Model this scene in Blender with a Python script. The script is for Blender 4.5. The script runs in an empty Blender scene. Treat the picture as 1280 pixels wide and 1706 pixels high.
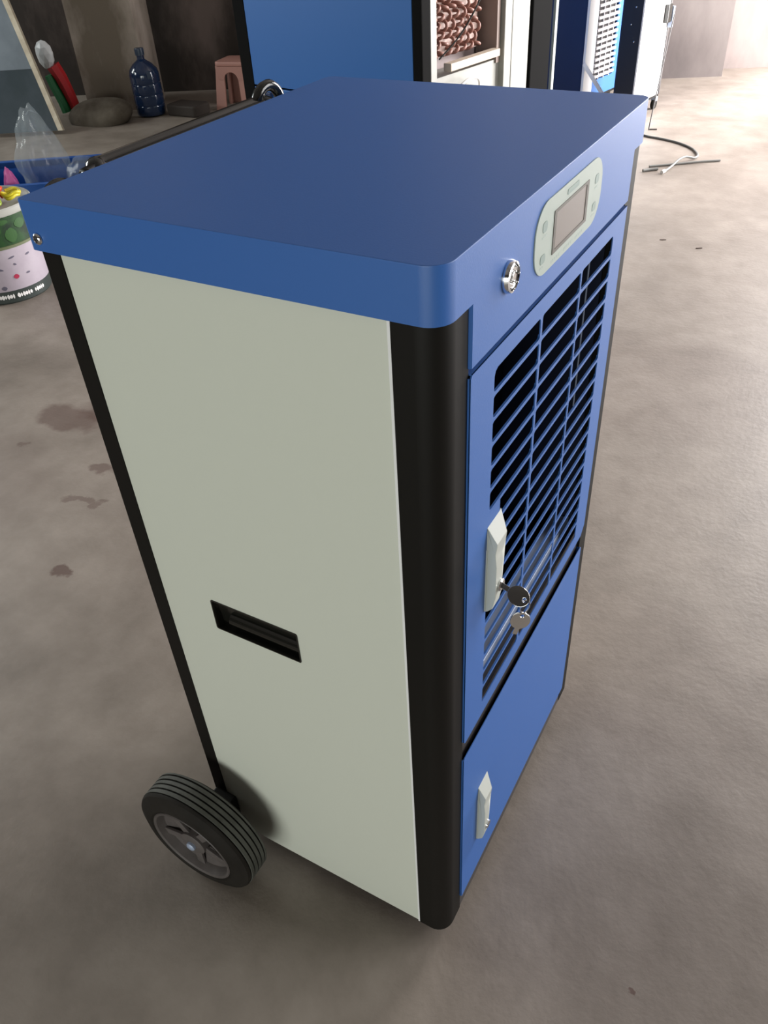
import bpy, bmesh, math, random
from mathutils import Vector, Matrix, geometry
random.seed(7)
SC = bpy.context.scene
COL = SC.collection
R = math.radians

# ------------------------------------------------------------------ camera
cd = bpy.data.cameras.new('camera'); cam = bpy.data.objects.new('camera', cd); COL.objects.link(cam)
cr = Vector((0.87094358, 0.48867962, -0.05147348)); cu = Vector((-0.27237049, 0.56729005, 0.777172)); cf = Vector((-0.40898851, 0.6628531, -0.62717953))
M = Matrix((cr, cu, -cf)).transposed().to_4x4()
CAM = Vector((0.25476874, -0.51590926, 1.36398426)); M.translation = CAM
cam.matrix_world = M
cd.sensor_fit = 'VERTICAL'; cd.sensor_height = 24; cd.lens = 1341.94 / 1706 * 24; cd.clip_start = .02
SC.camera = cam

# hall frame: u = along the back wall (right), v = towards the back wall
HA = R(25); HO = Vector((0.255, -0.516, 0))
def H(u, v, z=0.0):
    return Vector((HO.x + u * math.cos(HA) - v * math.sin(HA), HO.y + u * math.sin(HA) + v * math.cos(HA), z))

# ------------------------------------------------------------------ world and light
w = bpy.data.worlds.new('world'); SC.world = w; w.use_nodes = True
bg = w.node_tree.nodes['Background']; bg.inputs[0].default_value = (.85, .92, 1, 1); bg.inputs[1].default_value = 1.0
def area(name, loc, target, sx, sy, power, col):
    l = bpy.data.lights.new(name, 'AREA'); l.shape = 'RECTANGLE'; l.size = sx; l.size_y = sy; l.energy = power; l.color = col
    o = bpy.data.objects.new(name, l); COL.objects.link(o); o.location = loc
    o.rotation_euler = (Vector(target) - Vector(loc)).to_track_quat('-Z', 'Y').to_euler()
    return o
# daylight in unseen doorways (right wall, behind the camera); left lamp is added fill
area('daylight_right_far', H(3.55, 5.7, 1.6), H(0, 5.7, 1.2), 2.2, 3.0, 640, (1, .965, .955))
area('daylight_right_near', H(3.55, 1.6, 1.6), H(0, 1.6, 1.2), 2.4, 3.0, 125, (1, .975, .96))
area('daylight_rear', H(-2.0, -4.6, 1.05), H(-2.0, 0, 1.05), 4.4, 1.9, 165, (.97, 1, .93))  # unseen doorway, set low to favour the upright panel over the floor
area('fill_left', H(-6.6, 4.6, 2.55), H(0, 4.2, .6), 4.0, 1.5, 250, (.95, 1, .97))  # added lamp that lifts the left floor and column
SC.view_settings.view_transform = 'Standard'; SC.view_settings.look = 'None'
SC.view_settings.exposure = 0.0; SC.view_settings.gamma = 1; SC.view_settings.use_curve_mapping = False

# ------------------------------------------------------------------ materials
def mat(name, col, rough=.5, metal=0, spec=.5, noise=None, bump=0, bscale=60, alpha=1, trans=0, coat=0, sheen=0):
    m = bpy.data.materials.new(name); m.use_nodes = True; nt = m.node_tree; b = nt.nodes['Principled BSDF']
    b.inputs['Base Color'].default_value = (*col, 1); b.inputs['Roughness'].default_value = rough
    b.inputs['Metallic'].default_value = metal; b.inputs['Specular IOR Level'].default_value = spec
    b.inputs['Alpha'].default_value = alpha; b.inputs['Transmission Weight'].default_value = trans
    b.inputs['Coat Weight'].default_value = coat
    tc = nt.nodes.new('ShaderNodeTexCoord')
    if noise:
        sc, col2, lo, hi = noise
        n = nt.nodes.new('ShaderNodeTexNoise'); n.inputs['Scale'].default_value = sc; n.inputs['Detail'].default_value = 8; n.inputs['Roughness'].default_value = .62
        nt.links.new(tc.outputs['Object'], n.inputs['Vector'])
        mr = nt.nodes.new('ShaderNodeMapRange'); mr.inputs[1].default_value = lo; mr.inputs[2].default_value = hi
        nt.links.new(n.outputs['Fac'], mr.inputs[0])
        mx = nt.nodes.new('ShaderNodeMix'); mx.data_type = 'RGBA'; mx.inputs[6].default_value = (*col, 1); mx.inputs[7].default_value = (*col2, 1)
        nt.links.new(mr.outputs[0], mx.inputs[0]); nt.links.new(mx.outputs[2], b.inputs['Base Color'])
    if bump:
        n = nt.nodes.new('ShaderNodeTexNoise'); n.inputs['Scale'].default_value = bscale; n.inputs['Detail'].default_value = 4
        nt.links.new(tc.outputs['Object'], n.inputs['Vector'])
        bp = nt.nodes.new('ShaderNodeBump'); bp.inputs['Strength'].default_value = bump; bp.inputs['Distance'].default_value = .002
        nt.links.new(n.outputs['Fac'], bp.inputs['Height']); nt.links.new(bp.outputs[0], b.inputs['Normal'])
    return m
BLUE = mat('blue_powder_coat', (.030, .125, .41), .46, spec=.65, bump=.05, bscale=500)
BLUE2 = mat('deep_blue_powder_coat', (.020, .115, .37), .5, bump=.05, bscale=400)
LIDTOP = BLUE
WHITE = mat('off_white_powder_coat', (.62, .64, .56), .5, spec=.4, bump=.05, bscale=500)
BWHITE = mat('bright_white_steel', (.80, .80, .80), .45)
BLACK = mat('black_profile', (.007, .0062, .005), .52, spec=.18)
MATBLACK = mat('matt_black_steel', (.006, .006, .006), .85, spec=.05)
BLKPL = mat('black_glossy_plastic', (.010, .010, .008), .16, spec=.8)
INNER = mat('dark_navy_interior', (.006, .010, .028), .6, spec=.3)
SEAM = mat('dark_seam_steel', (.05, .045, .045), .45)
SILVER = mat('silver_grey_plastic', (.50, .52, .47), .38)
CHROME = mat('chrome', (.82, .82, .82), .12, metal=1)
STEEL = mat('galvanised_steel', (.36, .42, .55), .5, metal=.3)
LABEL = mat('pale_green_grey_membrane', (.38, .44, .39), .45)
MARK = mat('membrane_print_grey', (.25, .32, .29), .5)
MARKL = mat('faint_membrane_print', (.38, .45, .41), .5)
SCRF = mat('dark_display_frame', (.075, .065, .05), .4)
LCD = mat('unlit_display', (.19, .16, .14), .35)
RUBBER = mat('dusty_black_rubber', (.010, .008, .006), .7, spec=.2, noise=(14, (.020, .017, .014), .4, .7))
TREAD = mat('worn_grey_tread', (.105, .108, .095), .75, noise=(30, (.065, .066, .056), .4, .7))
HUB = mat('dark_grey_hub_plastic', (.105, .090, .086), .5, noise=(30, (.07, .06, .056), .4, .7))
COPPER = mat('dull_copper_tube', (.26, .115, .085), .5, noise=(9, (.18, .08, .06), .4, .65))
PINKSH = mat('galvanised_sheet_pinkish', (.36, .28, .28), .45, noise=(3, (.28, .23, .22), .4, .6))
GREYSH = mat('pale_grey_sheet', (.26, .26, .235), .5, noise=(4, (.21, .21, .19), .4, .6))
CREAM = mat('cream_foam_strip', (.40, .34, .27), .6)
NAVY = mat('navy_sheet', (.012, .024, .075), .45)
HOSE = mat('grey_hose', (.17, .17, .16), .4)
HOSEW = mat('pale_hose_end', (.75, .73, .72), .4)
JUG = mat('blue_jug_plastic', (.010, .024, .065), .14, trans=.2, coat=.3)
JUGCAP = mat('dark_blue_cap', (.012, .025, .05), .4)
STOOLM = mat('dusty_pink_plastic', (.34, .17, .14), .5)
CRATE = mat('royal_blue_crate_plastic', (.008, .085, .36), .45)
REDM = mat('red_plastic', (.45, .012, .018), .4)
GREENM = mat('green_plastic', (.008, .13, .04), .45)
WHITEP = mat('white_plastic', (.75, .77, .78), .4)
PINKM = mat('magenta_plastic', (.6, .12, .35), .4)
ORANGE = mat('red_orange_wire', (.62, .06, .02), .4)
YELLOW = mat('yellow_wire', (.60, .52, .03), .4)
LIMEW = mat('olive_green_wire', (.22, .30, .03), .4)
PAILW = mat('white_pail', (.42, .37, .42), .35, noise=(6, (.35, .30, .35), .4, .7))
PAILD = mat('dark_pail_band', (.035, .045, .042), .4)
PAILG = mat('leaf_green_print', (.015, .06, .014), .45, noise=(18, (.005, .02, .008), .42, .6))
PRINTD = mat('dark_print', (.10, .09, .13), .5)
PRINTR = mat('red_print', (.35, .02, .06), .5)
BOARDU = mat('pale_blue_grey_board', (.20, .235, .27), .3, noise=(4, (.16, .19, .22), .4, .6))
BOARDL = mat('slate_grey_board', (.050, .066, .080), .3, noise=(4, (.035, .05, .06), .4, .6))
WOODE = mat('pale_wood_strip', (.62, .56, .44), .6, noise=(12, (.5, .43, .32), .4, .6))
BAGM = mat('clear_plastic_film', (.62, .70, .72), .12, alpha=.16, spec=1.0)
DARKB = mat('dark_brown_clutter', (.022, .015, .011), .8)
TWIG = mat('dark_splinter', (.09, .06, .05), .7)

def wall_mat(name, c1, c2, c3, scale):
    m = bpy.data.materials.new(name); m.use_nodes = True; nt = m.node_tree; b = nt.nodes['Principled BSDF']
    tc = nt.nodes.new('ShaderNodeTexCoord')
    n1 = nt.nodes.new('ShaderNodeTexNoise'); n1.inputs['Scale'].default_value = scale; n1.inputs['Detail'].default_value = 9; n1.inputs['Roughness'].default_value = .6
    mp = nt.nodes.new('ShaderNodeMapping'); mp.inputs['Scale'].default_value = (1, 1, .45)
    nt.links.new(tc.outputs['Object'], mp.inputs['Vector']); nt.links.new(mp.outputs[0], n1.inputs['Vector'])
    r = nt.nodes.new('ShaderNodeValToRGB'); r.color_ramp.elements[0].position = .36; r.color_ramp.elements[0].color = (*c1, 1)
    r.color_ramp.elements[1].position = .66; r.color_ramp.elements[1].color = (*c3, 1)
    e = r.color_ramp.elements.new(.5); e.color = (*c2, 1)
    nt.links.new(n1.outputs['Fac'], r.inputs[0]); nt.links.new(r.outputs[0], b.inputs['Base Color'])
    b.inputs['Roughness'].default_value = .85
    bp = nt.nodes.new('ShaderNodeBump'); bp.inputs['Strength'].default_value = .4; bp.inputs['Distance'].default_value = .02
    nt.links.new(n1.outputs['Fac'], bp.inputs['Height']); nt.links.new(bp.outputs[0], b.inputs['Normal'])
    return m
WALLD = wall_mat('stained_shaded_plaster', (.014, .009, .006), (.022, .014, .010), (.11, .08, .07), 1.3)  # dirt stains, plus the shading of the hall put into the colour
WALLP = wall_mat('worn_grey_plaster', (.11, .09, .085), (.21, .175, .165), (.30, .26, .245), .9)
CEIL = wall_mat('smoky_concrete_ceiling', (.12, .11, .10), (.20, .18, .17), (.28, .26, .24), .7)
COLM = wall_mat('rough_concrete_column', (.12, .095, .07), (.32, .27, .23), (.42, .37, .32), 1.3)

def floor_mat():
    m = bpy.data.materials.new('dusty_concrete_floor'); m.use_nodes = True; nt = m.node_tree; b = nt.nodes['Principled BSDF']
    L = nt.links.new; N = nt.nodes.new
    geo = N('ShaderNodeNewGeometry')
    def noise(scale, detail=8, rough=.6, dist=0):
        n = N('ShaderNodeTexNoise'); n.inputs['Scale'].default_value = scale; n.inputs['Detail'].default_value = detail
        n.inputs['Roughness'].default_value = rough; n.inputs['Distortion'].default_value = dist
        L(geo.outputs['Position'], n.inputs['Vector']); return n
    n1 = noise(1.1, 9, .65, .4); n2 = noise(9, 6, .6); n3 = noise(60, 4)
    r = N('ShaderNodeValToRGB'); r.color_ramp.elements[0].position = .3; r.color_ramp.elements[0].color = (.170, .142, .118, 1)
    r.color_ramp.elements[1].position = .7; r.color_ramp.elements[1].color = (.345, .298, .258, 1)
    L(n1.outputs['Fac'], r.inputs[0])
    mx = N('ShaderNodeMix'); mx.data_type = 'RGBA'; mx.blend_type = 'MULTIPLY'; mx.inputs[0].default_value = .55
    r2 = N('ShaderNodeValToRGB'); r2.color_ramp.elements[0].position = .35; r2.color_ramp.elements[0].color = (.66, .64, .62, 1); r2.color_ramp.elements[1].position = .65
    L(n2.outputs['Fac'], r2.inputs[0]); L(r.outputs[0], mx.inputs[6]); L(r2.outputs[0], mx.inputs[7])
    cur = mx.outputs[2]
    # damp and oily stains on the slab
    warp = N('ShaderNodeVectorMath'); warp.operation = 'MULTIPLY_ADD'
    nz = noise(7, 5, .6); L(nz.outputs['Color'], warp.inputs[0]); warp.inputs[1].default_value = (.16, .16, 0); L(geo.outputs['Position'], warp.inputs[2])
    spots = [(-1.81, .90, .105, .07, .62), (-1.72, .99, .10, .07, .55), (-1.258, .348, .026, .022, .8), (-1.452, .601, .035, .012, .5), (-1.40, .60, .016, .016, .5),
             (-1.50, .76, .035, .025, .6), (-1.829, .712, .016, .013, .5), (.274, .065, .006, .005, .8), (-1.9, .45, .35, .3, .16), (-.2, 1.9, .5, .3, .10), (.1, .7, .3, .2, .10)]
    for (x, y, rx, ry, s) in spots:
        sub = N('ShaderNodeVectorMath'); sub.operation = 'SUBTRACT'; L(warp.outputs[0], sub.inputs[0]); sub.inputs[1].default_value = (x + .08, y + .08, 0)
        dv = N('ShaderNodeVectorMath'); dv.operation = 'MULTIPLY'; L(sub.outputs[0], dv.inputs[0]); dv.inputs[1].default_value = (1 / rx, 1 / ry, 0)
        ln = N('ShaderNodeVectorMath'); ln.operation = 'LENGTH'; L(dv.outputs[0], ln.inputs[0])
        mr = N('ShaderNodeMapRange'); mr.inputs[1].default_value = .85; mr.inputs[2].default_value = 1.25; mr.inputs[3].default_value = s; mr.inputs[4].default_value = 0
        L(ln.outputs['Value'], mr.inputs[0])
        mm = N('ShaderNodeMix'); mm.data_type = 'RGBA'; mm.inputs[7].default_value = (.095, .052, .042, 1)
        L(mr.outputs[0], mm.inputs[0]); L(cur, mm.inputs[6]); cur = mm.outputs[2]
    L(cur, b.inputs['Base Color'])
    rr = N('ShaderNodeMapRange'); rr.inputs[3].default_value = .36; rr.inputs[4].default_value = .60; L(n1.outputs['Fac'], rr.inputs[0]); L(rr.outputs[0], b.inputs['Roughness'])
    bp = N('ShaderNodeBump'); bp.inputs['Strength'].default_value = .25; bp.inputs['Distance'].default_value = .003
    L(n3.outputs['Fac'], bp.inputs['Height']); L(bp.outputs[0], b.inputs['Normal'])
    return m
FLOOR = floor_mat()

# ------------------------------------------------------------------ helpers
def empty(name, loc, rz=0, label=None, cat=None, group=None):
    o = bpy.data.objects.new(name, None); o.empty_display_size = .1; COL.objects.link(o)
    o.location = loc; o.rotation_euler = (0, 0, rz); tag(o, label, cat, group); return o
def tag(o, label=None, cat=None, group=None, kind=None):
    if label: o['label'] = label
    if cat: o['category'] = cat
    if group: o['group'] = group
    if kind: o['kind'] = kind
    return o
def link(name, me, m, parent=None, off=None, smooth=False):
    o = bpy.data.objects.new(name, me); COL.objects.link(o)
    if m and not me.materials: me.materials.append(m)
    if smooth:
        me.shade_smooth() if hasattr(me, 'shade_smooth') else None
    if parent: o.parent = parent
    if off is not None: o.location = off
    return o
class MB:
    """collects shapes in one mesh; O is subtracted from every vertex (local origin)"""
    def __init__(s, O=(0, 0, 0)): s.bm = bmesh.new(); s.O = Vector(O)
    def box(s, x0, x1, y0, y1, z0, z1, bev=0, seg=2):
        b = bmesh.new(); bmesh.ops.create_cube(b, size=1)
        bmesh.ops.scale(b, vec=(x1 - x0, y1 - y0, z1 - z0), verts=b.verts)
        bmesh.ops.translate(b, vec=((x0 + x1) / 2, (y0 + y1) / 2, (z0 + z1) / 2), verts=b.verts)
        if bev: bmesh.ops.bevel(b, geom=b.edges[:], offset=bev, segments=seg, affect='EDGES', profile=.5)
        s.join(b); return s
    def join(s, b, mtx=None):
        if mtx: bmesh.ops.transform(b, matrix=mtx, verts=b.verts)
        me = bpy.data.meshes.new('t'); b.to_mesh(me); b.free(); s.bm.from_mesh(me); bpy.data.meshes.remove(me); return s
    def prism(s, loop, lo, hi, axis='z', holes=(), bev=0, top=False):
        """loop of 2D points extruded along axis; z:(x,y) x:(y,z) y:(x,z)"""
        b = bmesh.new()
        def P(a, c, h): return {'z': (a, c, h), 'x': (h, a, c), 'y': (a, h, c)}[axis]
        loops = [list(loop)] + [list(h) for h in holes]
        tess = geometry.tessellate_polygon([[Vector((p[0], p[1], 0)) for p in l] for l in loops])
        flat = [p for l in loops for p in l]
        va = [b.verts.new(P(p[0], p[1], lo)) for p in flat]; vb = [b.verts.new(P(p[0], p[1], hi)) for p in flat]
        for t in tess:
            for vs in (va, vb):
                try: b.faces.new([vs[i] for i in t])
                except ValueError: pass
        k = 0
        for l in loops:
            n = len(l)
            for i in range(n):
                j = (i + 1) % n; b.faces.new((va[k + i], va[k + j], vb[k + j], vb[k + i]))
            k += n
        bmesh.ops.recalc_face_normals(b, faces=b.faces)
        bmesh.ops.dissolve_limit(b, angle_limit=.01, verts=b.verts, edges=b.edges)
        if bev:
            es = [e for e in b.edges if len(e.link_faces) == 2 and e.calc_face_angle(0) > .6 and (not top or all(abs(v.co.z - hi) < 1e-5 for v in e.verts))]
            bmesh.ops.bevel(b, geom=es, offset=bev, segments=2, affect='EDGES', profile=.5)
        s.join(b); return s
    def lathe(s, prof, c, axis='z', seg=40, closed=False, cap=True):
        """prof: (radius, height along axis)"""
        b = bmesh.new(); rings = []
        for r, h in prof:
            ring = []
            for i in range(seg):
                a = 2 * math.pi * i / seg; x, y = r * math.cos(a), r * math.sin(a)
                p = {'z': (x, y, h), 'y': (x, h, y), 'x': (h, x, y)}[axis]
                ring.append(b.verts.new(Vector(p) + Vector(c)))
            rings.append(ring)
        n = len(rings)
        for k in range(n if closed else n - 1):
            A, B = rings[k], rings[(k + 1) % n]
            for i in range(seg):
                j = (i + 1) % seg; b.faces.new((A[i], A[j], B[j], B[i]))
        if not closed and cap:
            if prof[0][0] > 1e-6: b.faces.new(rings[0])
            if prof[-1][0] > 1e-6: b.faces.new(rings[-1])
        bmesh.ops.remove_doubles(b, verts=b.verts, dist=1e-6)
        bmesh.ops.recalc_face_normals(b, faces=b.faces); s.join(b); return s
    def tube(s, pts, r, seg=10, cap=True):
        b = bmesh.new(); pts = [Vector(p) for p in pts]; rings = []; n = len(pts)
        t0 = (pts[1] - pts[0]).normalized(); nrm = t0.orthogonal().normalized()
        for i, p in enumerate(pts):
            t = ((pts[min(i + 1, n - 1)] - pts[max(i - 1, 0)])).normalized()
            nrm = (nrm - t * nrm.dot(t)).normalized(); bn = t.cross(nrm)
            rr = r[i] if isinstance(r, (list, tuple)) else r
            rings.append([b.verts.new(p + (nrm * math.cos(2 * math.pi * k / seg) + bn * math.sin(2 * math.pi * k / seg)) * rr) for k in range(seg)])
        for A, B in zip(rings, rings[1:]):
            for i in range(seg): b.faces.new((A[i], A[(i + 1) % seg], B[(i + 1) % seg], B[i]))
        if cap: b.faces.new(rings[0]); b.faces.new(rings[-1])
        bmesh.ops.recalc_face_normals(b, faces=b.faces); s.join(b); return s
    def build(s, name, m, parent=None, smooth=None, **kw):
        bmesh.ops.translate(s.bm, vec=-s.O, verts=s.bm.verts)
        me = bpy.data.meshes.new(name); s.bm.to_mesh(me); s.bm.free(); me.materials.append(m)
        if smooth is not None:
            me.polygons.foreach_set('use_smooth', [True] * len(me.polygons)); me.set_sharp_from_angle(angle=R(smooth))
        o = bpy.data.objects.new(name, me); COL.objects.link(o)
        if smooth is not None:
            wn = o.modifiers.new('wn', 'WEIGHTED_NORMAL'); wn.keep_sharp = True; wn.weight = 100
        if parent: o.parent = parent
        tag(o, **kw); return o
def rrect(x0, x1, y0, y1, r, seg=6, corners=(1, 1, 1, 1)):
    """rounded rectangle loop; corners order: (x1,y1) (x0,y1) (x0,y0) (x1,y0)"""
    out = []
    for (cx, cy, a0, on, px, py) in ((x1 - r, y1 - r, 0, corners[0], x1, y1), (x0 + r, y1 - r, 90, corners[1], x0, y1), (x0 + r, y0 + r, 180, corners[2], x0, y0), (x1 - r, y0 + r, 270, corners[3], x1, y0)):
        if on:
            for i in range(seg + 1): a = R(a0 + 90 * i / seg); out.append((cx + r * math.cos(a), cy + r * math.sin(a)))
        else: out.append((px, py))
    return out
def rrect4(x0, x1, y0, y1, rs, seg=8):
    out = []
    for (sx, sy, a0, r) in ((1, 1, 0, rs[0]), (-1, 1, 90, rs[1]), (-1, -1, 180, rs[2]), (1, -1, 270, rs[3])):
        cx = x1 - r if sx > 0 else x0 + r; cy = y1 - r if sy > 0 else y0 + r
        for i in range(seg + 1): a = R(a0 + 90 * i / seg); out.append((cx + r * math.cos(a), cy + r * math.sin(a)))
    return out
def spline(pts, n=12):
    pts = [Vector(p) for p in pts]; out = []
    for i in range(len(pts) - 1):
        p0 = pts[max(i - 1, 0)]; p1 = pts[i]; p2 = pts[i + 1]; p3 = pts[min(i + 2, len(pts) - 1)]
        for k in range(n):
            t = k / n
            out.append(.5 * ((2 * p1) + (p2 - p0) * t + (2 * p0 - 5 * p1 + 4 * p2 - p3) * t * t + (3 * p1 - p0 - 3 * p2 + p3) * t ** 3))
    out.append(pts[-1]); return out

# ------------------------------------------------------------------ the hall
def hbox(mb, u0, u1, v0, v1, z0, z1):
    mb.prism([tuple(H(u, v)[:2]) for u, v in ((u0, v0), (u1, v0), (u1, v1), (u0, v1))], z0, z1); return mb
UL, UR, VB, VF, HZ = -6.5, 3.4, 7.10, -4.6, 4.2
hbox(MB(), UL - .2, UR + .2, VF - .2, VB + .2, -.1, 0).build('floor', FLOOR, kind='structure')
hbox(MB(), UL - .2, UR + .2, VF - .2, VB + .2, HZ, HZ + .1).build('ceiling', CEIL, kind='structure')
m = MB(); hbox(m, -.2, UR, VB, VB + .2, 0, HZ); m.build('wall_back', WALLP, kind='structure')
m = MB(); hbox(m, UL, -.2, VB, VB + .2, 0, HZ); m.build('wall_back_left', WALLD, kind='structure')  # same back wall, in the plaster that carries painted shade
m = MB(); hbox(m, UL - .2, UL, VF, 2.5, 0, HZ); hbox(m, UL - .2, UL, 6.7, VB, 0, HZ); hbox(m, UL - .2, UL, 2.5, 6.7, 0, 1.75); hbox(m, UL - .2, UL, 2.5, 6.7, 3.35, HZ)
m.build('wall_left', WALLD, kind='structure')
m = MB()
for v_ in (2.5, 3.87, 5.26, 6.63): hbox(m, UL - .08, UL - .03, v_, v_ + .07, 1.75, 3.35)
hbox(m, UL - .08, UL - .03, 2.5, 6.7, 1.75, 1.82); hbox(m, UL - .08, UL - .03, 2.5, 6.7, 3.28, 3.35); m.build('added_window', SEAM, kind='structure')  # unseen window, added to frame the left fill lamp
m = MB()                                                    # right wall with a wide doorway
hbox(m, UR, UR + .2, VF, .4, 0, HZ); hbox(m, UR, UR + .2, 2.8, 4.6, 0, HZ); hbox(m, UR, UR + .2, 6.8, VB, 0, HZ); hbox(m, UR, UR + .2, .4, 2.8, 3.15, HZ); hbox(m, UR, UR + .2, 4.6, 6.8, 3.15, HZ)
m.build('wall_right', WALLP, kind='structure')
m = MB()                                                    # wall behind the camera with a doorway
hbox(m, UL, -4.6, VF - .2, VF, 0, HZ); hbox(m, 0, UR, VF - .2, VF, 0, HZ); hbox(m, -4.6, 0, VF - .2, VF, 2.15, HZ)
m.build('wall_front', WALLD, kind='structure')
m = MB(); hbox(m, 1.30, 1.93, 6.84, 7.10, 0, HZ); m.build('column_right', wall_mat('stained_grey_column', (.075, .062, .06), (.125, .105, .10), (.19, .165, .155), 1.0), kind='structure')
m = MB(); m.prism([(-5.037, 4.188), (-4.60, 4.399), (-4.76, 4.73), (-5.20, 4.52)], 0, HZ)
m.build('column_left', COLM, kind='structure')

# ------------------------------------------------------------------ main dehumidifier
Z0 = .030; E_ = .0033; Wm = .5613; Dm = .453
RO = (-.2265, .2806, 0)
mach = empty('dehumidifier', RO, 0, 'large blue and white wheeled dehumidifier standing in the foreground', 'dehumidifier')
def mb(): return MB(RO)
# lid with front apron
m = mb(); m.prism(rrect4(-Dm - E_, E_, -E_, Wm + E_, (.014, .014, .006, .022), 8), 1.05 + Z0, 1.10 + Z0, bev=.0012, top=True)
m.prism([(-.004, .0499), (E_ - .002, .0499), (E_, .0515), (E_, .5183), (E_ - .002, .5199), (-.004, .5199)], .9903 + Z0, 1.05 + Z0)
m.build('lid', BLUE, mach, smooth=35)
# corner posts
def post(loop): mb().prism(loop, Z0, 1.052 + Z0).build('corner_post', BLACK, mach, smooth=40)
def ccw_arc(cx, cy, r, a0, a1, n=8): return [(cx + r * math.cos(R(a0 + (a1 - a0) * i / n)), cy + r * math.sin(R(a0 + (a1 - a0) * i / n))) for i in range(n + 1)]
post([(-.0463, .02), (-.0463, 0)] + ccw_arc(-.026, .026, .026, -90, 0) + [(0, .0512), (-.02, .0512)])
post([(-.0463, Wm - .02), (-.02, .5190), (0, .5190)] + ccw_arc(-.009, Wm - .009, .009, 0, 90) + [(-.0463, Wm)])
post([(-.421, 0), (-.421, .02), (-.438, .045), (-Dm, .045), (-Dm, .008), (-Dm + .008, 0)])
post([(-.421, Wm), (-.421, Wm - .02), (-.438, Wm - .045), (-Dm, Wm - .045), (-Dm, Wm - .008), (-Dm + .008, Wm)])
# white side panel with an opening for the grip tray
hx0, hx1, hz0, hz1 = -.3365, -.2012, .5512 + Z0, .6035 + Z0
m = mb(); m.prism([(-.4205, Z0 + .002), (-.0468, Z0 + .002), (-.0468, 1.05 + Z0), (-.4205, 1.05 + Z0)], .0012, .010, 'y', holes=[rrect(hx0, hx1, hz0, hz1, .003, 3)])
sp = m.build('side_panel', WHITE, mach)
mb().box(-.0492, -.0464, -.0004, .010, Z0 + .002, 1.05 + Z0).build('edge_trim', BWHITE, sp)
mb().box(-.4205, -.0468, Wm - .010, Wm - .0012, Z0 + .002, 1.05 + Z0).build('side_panel', WHITE, mach)
mb().box(-Dm + .002, -Dm + .010, .0455, Wm - .0455, Z0 + .002, 1.05 + Z0).build('back_panel', WHITE, mach)
mb().box(-Dm + .012, -.012, .012, Wm - .012, Z0, Z0 + .01).build('base_plate', BLACK, mach)
# recessed grip
m = mb()
m.prism(rrect(hx0 - .0004, hx1 + .0004, hz0 - .0004, hz1 + .0004, .003, 3), .0002, .0022, 'y', holes=[rrect(hx0 + .0014, hx1 - .0014, hz0 + .0014, hz1 - .0014, .003, 3)])
m.prism([(.014, hz0), (.008, hz1), (.032, hz1), (.032, hz0)], hx0, hx1, 'x'); m.box(hx0, hx1, .002, .032, hz0, hz0 + .002); m.box(hx0, hx1, .002, .032, hz1 - .002, hz1)
m.box(hx0, hx0 + .002, .002, .032, hz0, hz1); m.box(hx1 - .002, hx1, .002, .032, hz0, hz1)
gr = m.build('grip_tray', BLKPL, mach)
m = mb(); zc = (hz0 + hz1) / 2 - .008; n = 14; pr = [(.011 + .009 * math.cos(R(200 + 220 * i / n)), zc + .014 * math.sin(R(-110 + 220 * i / n))) for i in range(n + 1)]
m.prism([(.016 - .0135 * math.cos(R(-100 + 200 * i / n)), zc + .011 * math.sin(R(-100 + 200 * i / n))) for i in range(n + 1)], hx0 + .022, hx1 - .003, 'x')
m.build('grip_bar', BLKPL, gr, smooth=40)
# base rail and the dark seam rails of the front
mb().box(-.014, -.001, .0499, .5199, Z0, .045 + Z0).build('bottom_rail', SEAM, mach)
mb().box(-.018, -.0045, .0499, .5199, .400 + Z0, .462 + Z0).build('middle_rail', SEAM, mach)
mb().box(-.016, -.004, .0499, .5199, .972 + Z0, 1.00 + Z0).build('top_rail', NAVY, mach)
# upper door with three columns of slots
y0, y1, zb, zt = .0499, .5199, .4485 + Z0, .9835 + Z0
GB, GT = .4745 + Z0, .9628 + Z0; PITCH = .02882
def slat_z(k): return .9362 + Z0 - PITCH * k
cols = [(.1035, .2238), (.2290, .3498), (.3542, .4705)]
tabz0, tabz1, taby = slat_z(10) , slat_z(5), .1335
holes = []
c = cols[0]; rr_ = .005
holes.append([(c[0], GB), (c[1] - .004, GB), (c[1], GB + .004), (c[1], GT - .004), (c[1] - .004, GT), (c[0] + .008, GT), (c[0] + .0025, GT - .002), (c[0], GT - .007), (c[0], tabz1), (taby, tabz1), (taby, tabz0), (c[0], tabz0)])
for c in cols[1:]: holes.append(rrect(c[0], c[1], GB, GT, .004, 3))
m = mb(); m.prism([(y0 + .003, zb), (y1 - .014, zb), (y1, zb + .016), (y1, zt), (y0 + .003, zt), (y0, zt - .003), (y0, zb + .003)], E_ - .0014, E_, 'x', holes=holes)
m.box(-.004, E_ - .0005, y0, y0 + .0012, zb + .003, zt - .003); m.box(-.004, E_ - .0005, y0 + .003, y1, zt - .0012, zt); m.box(-.004, E_ - .0005, y1 - .0012, y1, zb + .016, zt)
door = m.build('grille_door', BLUE, mach)
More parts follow.
